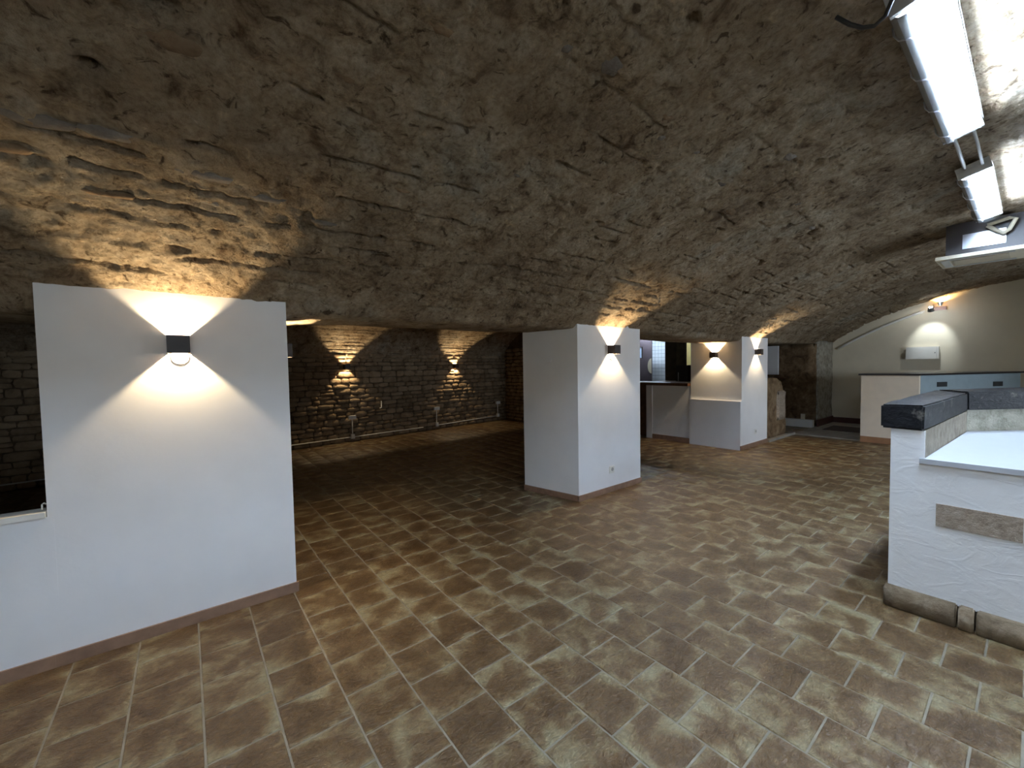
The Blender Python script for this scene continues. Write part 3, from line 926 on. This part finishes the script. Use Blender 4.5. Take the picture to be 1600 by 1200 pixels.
# far counter
fc = empty('far_counter', (9.53, 1.5, 0))
tag(fc, 'angled cream and blue grey counter with thin dark top at the far end', 'counter')
P4 = [(9.53, 1.915), (9.53, 1.165), (11.45, 0.13), (11.7, 0.55), (9.95, 1.915)]
L4 = [(x - 9.53, y - 1.5) for x, y in P4]
prism('front_panel', plain('cream_panel', (0.70, 0.60, 0.47), 0.6, var=0.04), fc, [(0, L4[0][1]), (0, L4[1][1]), (0.03, L4[1][1] - 0.012), (0.03, L4[0][1])], 0.0, 1.195)
prism('angled_panel', BLUEGREY, fc, [(0.0301, L4[1][1] - 0.0165), L4[2], (L4[2][0] + 0.015, L4[2][1] + 0.03), (0.0301, L4[1][1] + 0.02)], 0.0, 1.195)
prism('side_panel', WHITE, fc, [(0.031, L4[0][1]), (0.031, L4[0][1] - 0.03), (L4[4][0], L4[4][1] - 0.03), L4[4]], 0.0, 1.195)
prism('top', plain('black_top', (0.018, 0.016, 0.018), 0.3, bmp=0.0), fc, [(-0.04, L4[0][1] + 0.03), (-0.04, L4[1][1] - 0.02), (L4[2][0] + 0.05, L4[2][1] - 0.04), L4[3], (L4[4][0], L4[4][1] + 0.03)], 1.196, 1.226, 0.006)
box('skirting', plain('rust_skirting', (0.30, 0.15, 0.07), 0.5, var=0.15), fc, -0.014, -0.0005, L4[1][1], L4[0][1], 0.0, 0.105, 0.003)
dirv = Vector((L4[2][0] - 0.03, L4[2][1] - L4[1][1] + 0.0165, 0)); ang = math.atan2(dirv.y, dirv.x)
for fpos, zz in ((0.20, 1.04), (0.76, 1.02)):
    o = box('vent_slot', DARKHOLE, fc, -0.10, 0.10, -0.012, 0.0, -0.04, 0.04, 0.002)
    o.location = (0.03 + dirv.x * fpos, L4[1][1] - 0.0165 + dirv.y * fpos - 0.001, zz); o.rotation_euler = (0, 0, ang)

# emergency box, lamp and conduit on the end wall
eb = empty('wall_box', (12.12, 1.44, 1.60), R(-90))
tag(eb, 'flat white cable box on the end wall under the bright lamp', 'box')
ebb = box('box_body', PLASTIC, eb, -0.245, 0.245, -0.095, 0, -0.125, 0.125, 0.006)
box('lid_line', GREYP, ebb, 0.215, 0.218, -0.0965, -0.095, -0.115, 0.115)
box('lock', DARKHOLE, ebb, 0.185, 0.197, -0.098, -0.095, -0.01, 0.01)
sl = empty('twin_spot', (12.12, 1.27, 2.49))
tag(sl, 'glaring twin spotlight high on the cream end wall', 'lamp')
box('mount', plain('rose_mount', (0.42, 0.28, 0.25), 0.5, var=0.1), sl, -0.06, 0, -0.16, 0.02, -0.03, 0.04, 0.006)
tube('arm', METAL, sl, [(-0.03, 0.02, 0.01), (-0.2, 0.015, 0.03), (-0.40, 0.01, 0.035), (-0.53, 0.01, 0.0)], 0.01)
bm = bmesh.new()
bmesh.ops.create_cone(bm, segments=20, radius1=0.05, radius2=0.032, depth=0.09, cap_ends=False, matrix=Matrix.Translation((-0.51, 0.01, -0.03)) @ Matrix.Rotation(R(-42), 4, 'Y'))
finish(bm, 'down_head', METAL, sl, smooth=True)
bm = bmesh.new()
bmesh.ops.create_uvsphere(bm, u_segments=14, v_segments=8, radius=0.026, matrix=Matrix.Translation((-0.487, 0.01, -0.055)))
finish(bm, 'down_bulb', emit('cold_led', (0.85, 0.93, 1.0), 90), sl, smooth=True)
bm = bmesh.new()
bmesh.ops.create_cone(bm, segments=20, radius1=0.025, radius2=0.045, depth=0.07, cap_ends=False, matrix=Matrix.Translation((-0.09, -0.08, 0.09)))
finish(bm, 'up_head', METAL, sl, smooth=True)
def spot(name, parent, loc, target, energy, c, size, blend):
    ld = bpy.data.lights.new(name, 'SPOT')
    ld.energy = energy; ld.color = c; ld.spot_size = R(size); ld.spot_blend = blend; ld.shadow_soft_size = 0.02
    o = bpy.data.objects.new(name, ld); col.objects.link(o); o.parent = parent; o.location = loc
    o.rotation_euler = (Vector(target) - Vector(loc)).to_track_quat('-Z', 'Y').to_euler()
    return o
spot('down_beam', sl, (-0.46, 0.01, -0.085), (0.0, 0.03, -0.61), 11, (0.82, 0.92, 1.0), 62, 0.7)
spot('up_beam', sl, (-0.09, -0.08, 0.10), (-0.02, -0.09, 0.5), 8, (1.0, 0.66, 0.28), 150, 0.4)
pts = []
for k in range(10):
    yy = 1.42 + k * 0.16
    pts.append((12.09, yy, 2.47 - 0.055 * k - 0.011 * k * k * 0.25))
o = tube('conduit', PLASTIC, None, pts, 0.026, 8)
tag(o, 'grey conduit curving down the end wall from the twin spotlight', 'conduit')

# ------------------------------------------------------------------ ceiling strip lights
TILT = R(14)
def strip(x0, x1, label):
    t = empty('strip_light', (x0, 0.295, 2.815))
    t.rotation_euler = (-TILT, 0, 0)
    tag(t, label, 'ceiling lamp', 'fluorescent strip lights under the vault')
    Ln = x1 - x0
    bm = bmesh.new()
    add_box(bm, 0, Ln, -0.085, 0.085, 0.0, 0.035)
    finish(bm, 'housing', GREYP, t, 0.004)
    box('end_cap', GREYP, t, 0.0, 0.02, -0.085, 0.085, -0.045, -0.0005, 0.003)
    box('end_cap', GREYP, t, Ln - 0.02, Ln, -0.085, 0.085, -0.045, -0.0005, 0.003)
    bm = bmesh.new()
    sh = [(0.086, 0.0), (0.086, -0.03), (0.069, -0.056), (0.042, -0.062), (0.041, -0.057), (0.066, -0.051), (0.081, -0.029), (0.081, 0.0)]
    A = [bm.verts.new((0.021, y, z)) for y, z in sh]
    B = [bm.verts.new((Ln - 0.021, y, z)) for y, z in sh]
    for i in range(len(sh)):
        j = (i + 1) % len(sh)
        bm.faces.new((A[i], A[j], B[j], B[i]))
    finish(bm, 'side_shield', GREYP, t)
    for yy in (-0.048, 0.014):
        tb = tube('fluorescent_tube', TUBE, t, [(0.05, yy, -0.030), (Ln - 0.05, yy, -0.030)], 0.013, 12)
        box('lampholder', PLASTIC, tb, 0.021, 0.05, yy - 0.014, yy + 0.014, -0.046, -0.001)
        box('lampholder', PLASTIC, tb, Ln - 0.05, Ln - 0.021, yy - 0.014, yy + 0.014, -0.046, -0.001)
    bm = bmesh.new()
    cs = [(0.088, 0.004), (0.088, -0.03), (0.07, -0.058), (0.03, -0.068), (-0.03, -0.068), (-0.07, -0.058), (-0.088, -0.03), (-0.088, 0.004)]
    A = [bm.verts.new((-0.004, y, z)) for y, z in cs]
    B = [bm.verts.new((Ln + 0.004, y, z)) for y, z in cs]
    for i in range(len(cs) - 1):
        bm.faces.new((A[i], A[i + 1], B[i + 1], B[i]))
    finish(bm, 'diffuser', COVER, t)
    for f in (0.12, 0.38, 0.64, 0.9):
        tube('clip', METAL, t, [(Ln * f, 0.09, 0.02), (Ln * f, 0.094, -0.015), (Ln * f, 0.085, -0.045), (Ln * f, 0.05, -0.069)], 0.004, 6)
    return t
strip(2.15, 3.66, 'nearest glowing double fluorescent strip light under the vault')
strip(4.46, 5.98, 'farther glowing double fluorescent strip light under the vault')
strip(-0.75, 0.78, 'double fluorescent strip light of the row above the viewpoint')  # out of view, added for cool light from behind the viewpoint
for yy, rad, lab in ((0.335, 0.010, 'thin grey conduit between the strip lights, vault side'), (0.25, 0.008, 'thin grey conduit between the strip lights, bar side')):
    o = tube('conduit', GREYP, None, [(3.67, yy, 2.82), (4.05, yy, 2.828), (4.45, yy, 2.82)], rad, 8)
    tag(o, lab, 'conduit')
o = tube('black_cable', CABLE, None, [(2.10, 0.52, 2.83), (2.12, 0.48, 2.785), (2.14, 0.445, 2.76), (2.15, 0.41, 2.75), (2.13, 0.375, 2.755), (2.08, 0.34, 2.79), (2.02, 0.32, 2.86)], 0.008, 8)
tag(o, 'black cable looping down beside the nearest strip light', 'cable')

# air conditioner
ac = empty('air_conditioner', (6.3, 0.05, 2.50))
tag(ac, 'beige ceiling air conditioner hung under a dark box near the strip lights', 'air conditioner')
bm = bmesh.new()
add_box(bm, 0.0, 0.62, -0.01, 0.62, 0.0, 0.035)
acp = finish(bm, 'panel', BEIGE, ac, 0.01)
box('grille', plain('beige_grille', (0.50, 0.44, 0.32), 0.6, bmp=0.0), acp, 0.14, 0.48, 0.12, 0.50, -0.006, 0.001, 0.003)
box('louvre', GREYP, acp, 0.035, 0.10, 0.08, 0.54, -0.005, 0.001, 0.002)
box('louvre', GREYP, acp, 0.52, 0.585, 0.08, 0.54, -0.005, 0.001, 0.002)
box('louvre', METAL, acp, 0.08, 0.54, 0.53, 0.59, -0.005, 0.001, 0.002)
box('casing', BLACK, ac, 0.06, 0.58, -0.02, 0.55, 0.036, 0.36, 0.004)
box('metal_plate', METAL, ac, 0.052, 0.0595, 0.14, 0.43, 0.09, 0.235)
tube('pipe_elbow', BEIGE, ac, [(-0.02, 0.26, 0.27), (0.0, 0.20, 0.21), (0.0, 0.155, 0.175), (0.0, 0.12, 0.20), (-0.02, 0.08, 0.29), (-0.02, 0.12, 0.305), (-0.02, 0.26, 0.275)], 0.017)

# ------------------------------------------------------------------ near bar with black beam
nb = empty('masonry_bar', (3.3, 0.3, 0))
tag(nb, 'white plastered masonry bar at right on a stone foot', 'bar')
def lb(x0, x1, y0, y1):
    return x0 - 3.3, x1 - 3.3, y0 - 0.3, y1 - 0.3
def lp(poly):
    return [(x - 3.3, y - 0.3) for x, y in poly]
YR = -1.9
# outer wall running away from the camera, front wall under the worktop, return wall
bm = bmesh.new()
outl = [(0.515, 0.10), (0.515, 1.05), (0.372, 1.05), (0.372, 0.862), (YR, 0.862), (YR, 0.10)]
A = [bm.verts.new((-0.03, y - 0.3, z)) for y, z in outl]
B = [bm.verts.new((0.0, y - 0.3, z)) for y, z in outl]
bm.faces.new(A); bm.faces.new(B[::-1])
for k in range(6):
    j = (k + 1) % 6
    bm.faces.new((A[k], B[k], B[j], A[j]))
finish(bm, 'front_wall', ROUGHPLASTER, nb, 0.006)
prism('side_wall_core', CEMENT, nb, lp([(3.301, 0.515), (3.301, 0.371), (4.74, 0.31), (4.95, 0.47), (4.80, 0.515)]), 0.10, 1.05)
prism('return_wall', LIMEWASH, nb, lp([(4.741, 0.309), (6.9, -1.30), (7.05, -1.12), (4.951, 0.47)]), 0.10, 1.06)
ins = empty('dummy'); bpy.data.objects.remove(ins)
bm = bmesh.new()
add_box(bm, 3.262 - 3.3, 3.275 - 3.3, 0.012 - 0.3, 0.320 - 0.3, 0.522, 0.648)
finish(bm, 'inset_stone', INSERT, nb, 0.004)
# stone foot: separate blocks
for k, (ya, yb) in enumerate(((0.525, 0.229), (0.222, 0.165), (0.156, -0.36), (-0.368, -0.9), (-0.908, -1.5), (-1.508, YR))):
    o = rough_block('plinth_stone', PLINTH, nb, 3.205 - 3.3, 3.34 - 3.3, yb - 0.3, ya - 0.3, 0.0, 0.112, 0.004, 80 + k, 4, None, 0.006)
o = rough_block('plinth_stone', PLINTH, nb, 3.342 - 3.3, 4.9 - 3.3, 0.38 - 0.3, 0.525 - 0.3, 0.0, 0.112, 0.004, 90, 4, None, 0.006)
# worktop
wtop = empty('worktop', (3.25, 0.3, 0.865))
tag(wtop, 'pale blue white worktop slab lying inside the masonry bar', 'worktop')
prism('slab', LAMINATE, wtop, [(x - 3.25, y - 0.3) for x, y in ((3.25, 0.390), (3.25, YR), (7.5, YR), (5.05, 0.07), (4.735, 0.305), (3.2695, 0.3705), (3.2695, 0.390))], 0, 0.028, 0.002)
# black beam capping the wall: two lengths
def beam(name, poly, z0, z1, label, seed):
    bm = bmesh.new()
    add_prism(bm, poly, z0, z1)
    bmesh.ops.subdivide_edges(bm, edges=[e for e in bm.edges if e.calc_length() > 0.25], cuts=9, use_grid_fill=True)
    vs = bm.verts[:]
    c = np.array([v.co[:] for v in vs])
    d = fbm(c[:, 0] * 4 + 3, c[:, 1] * 9 + c[:, 2] * 11, seed, 3)
    e_ = fbm(c[:, 0] * 4 + 9, c[:, 1] * 9 + c[:, 2] * 11, seed + 5, 3)
    for v, k, k2 in zip(vs, d, e_):
        v.co.z += 0.014 * float(k); v.co.y += 0.014 * float(k2)
    bmesh.ops.bevel(bm, geom=[e for e in bm.edges if len(e.link_faces) == 2 and e.calc_face_angle(0) > 0.9], offset=0.010, segments=2, affect='EDGES')
    o = finish(bm, name, BEAM, None, smooth=False)
    tag(o, label, 'beam', 'black beams on the masonry bar')
    return o
beam('wooden_beam', [(3.252, 0.558), (3.252, 0.372), (4.70, 0.308), (4.98, 0.505), (4.2, 0.548)], 1.051, 1.192, 'black painted beam with its sawn end towards the viewer on the bar', 95)
beam('wooden_beam', [(4.705, 0.304), (6.9, -1.35), (7.15, -1.02), (4.99, 0.50)], 1.062, 1.20, 'black painted beam on the bar, slanting return piece behind the worktop', 96)
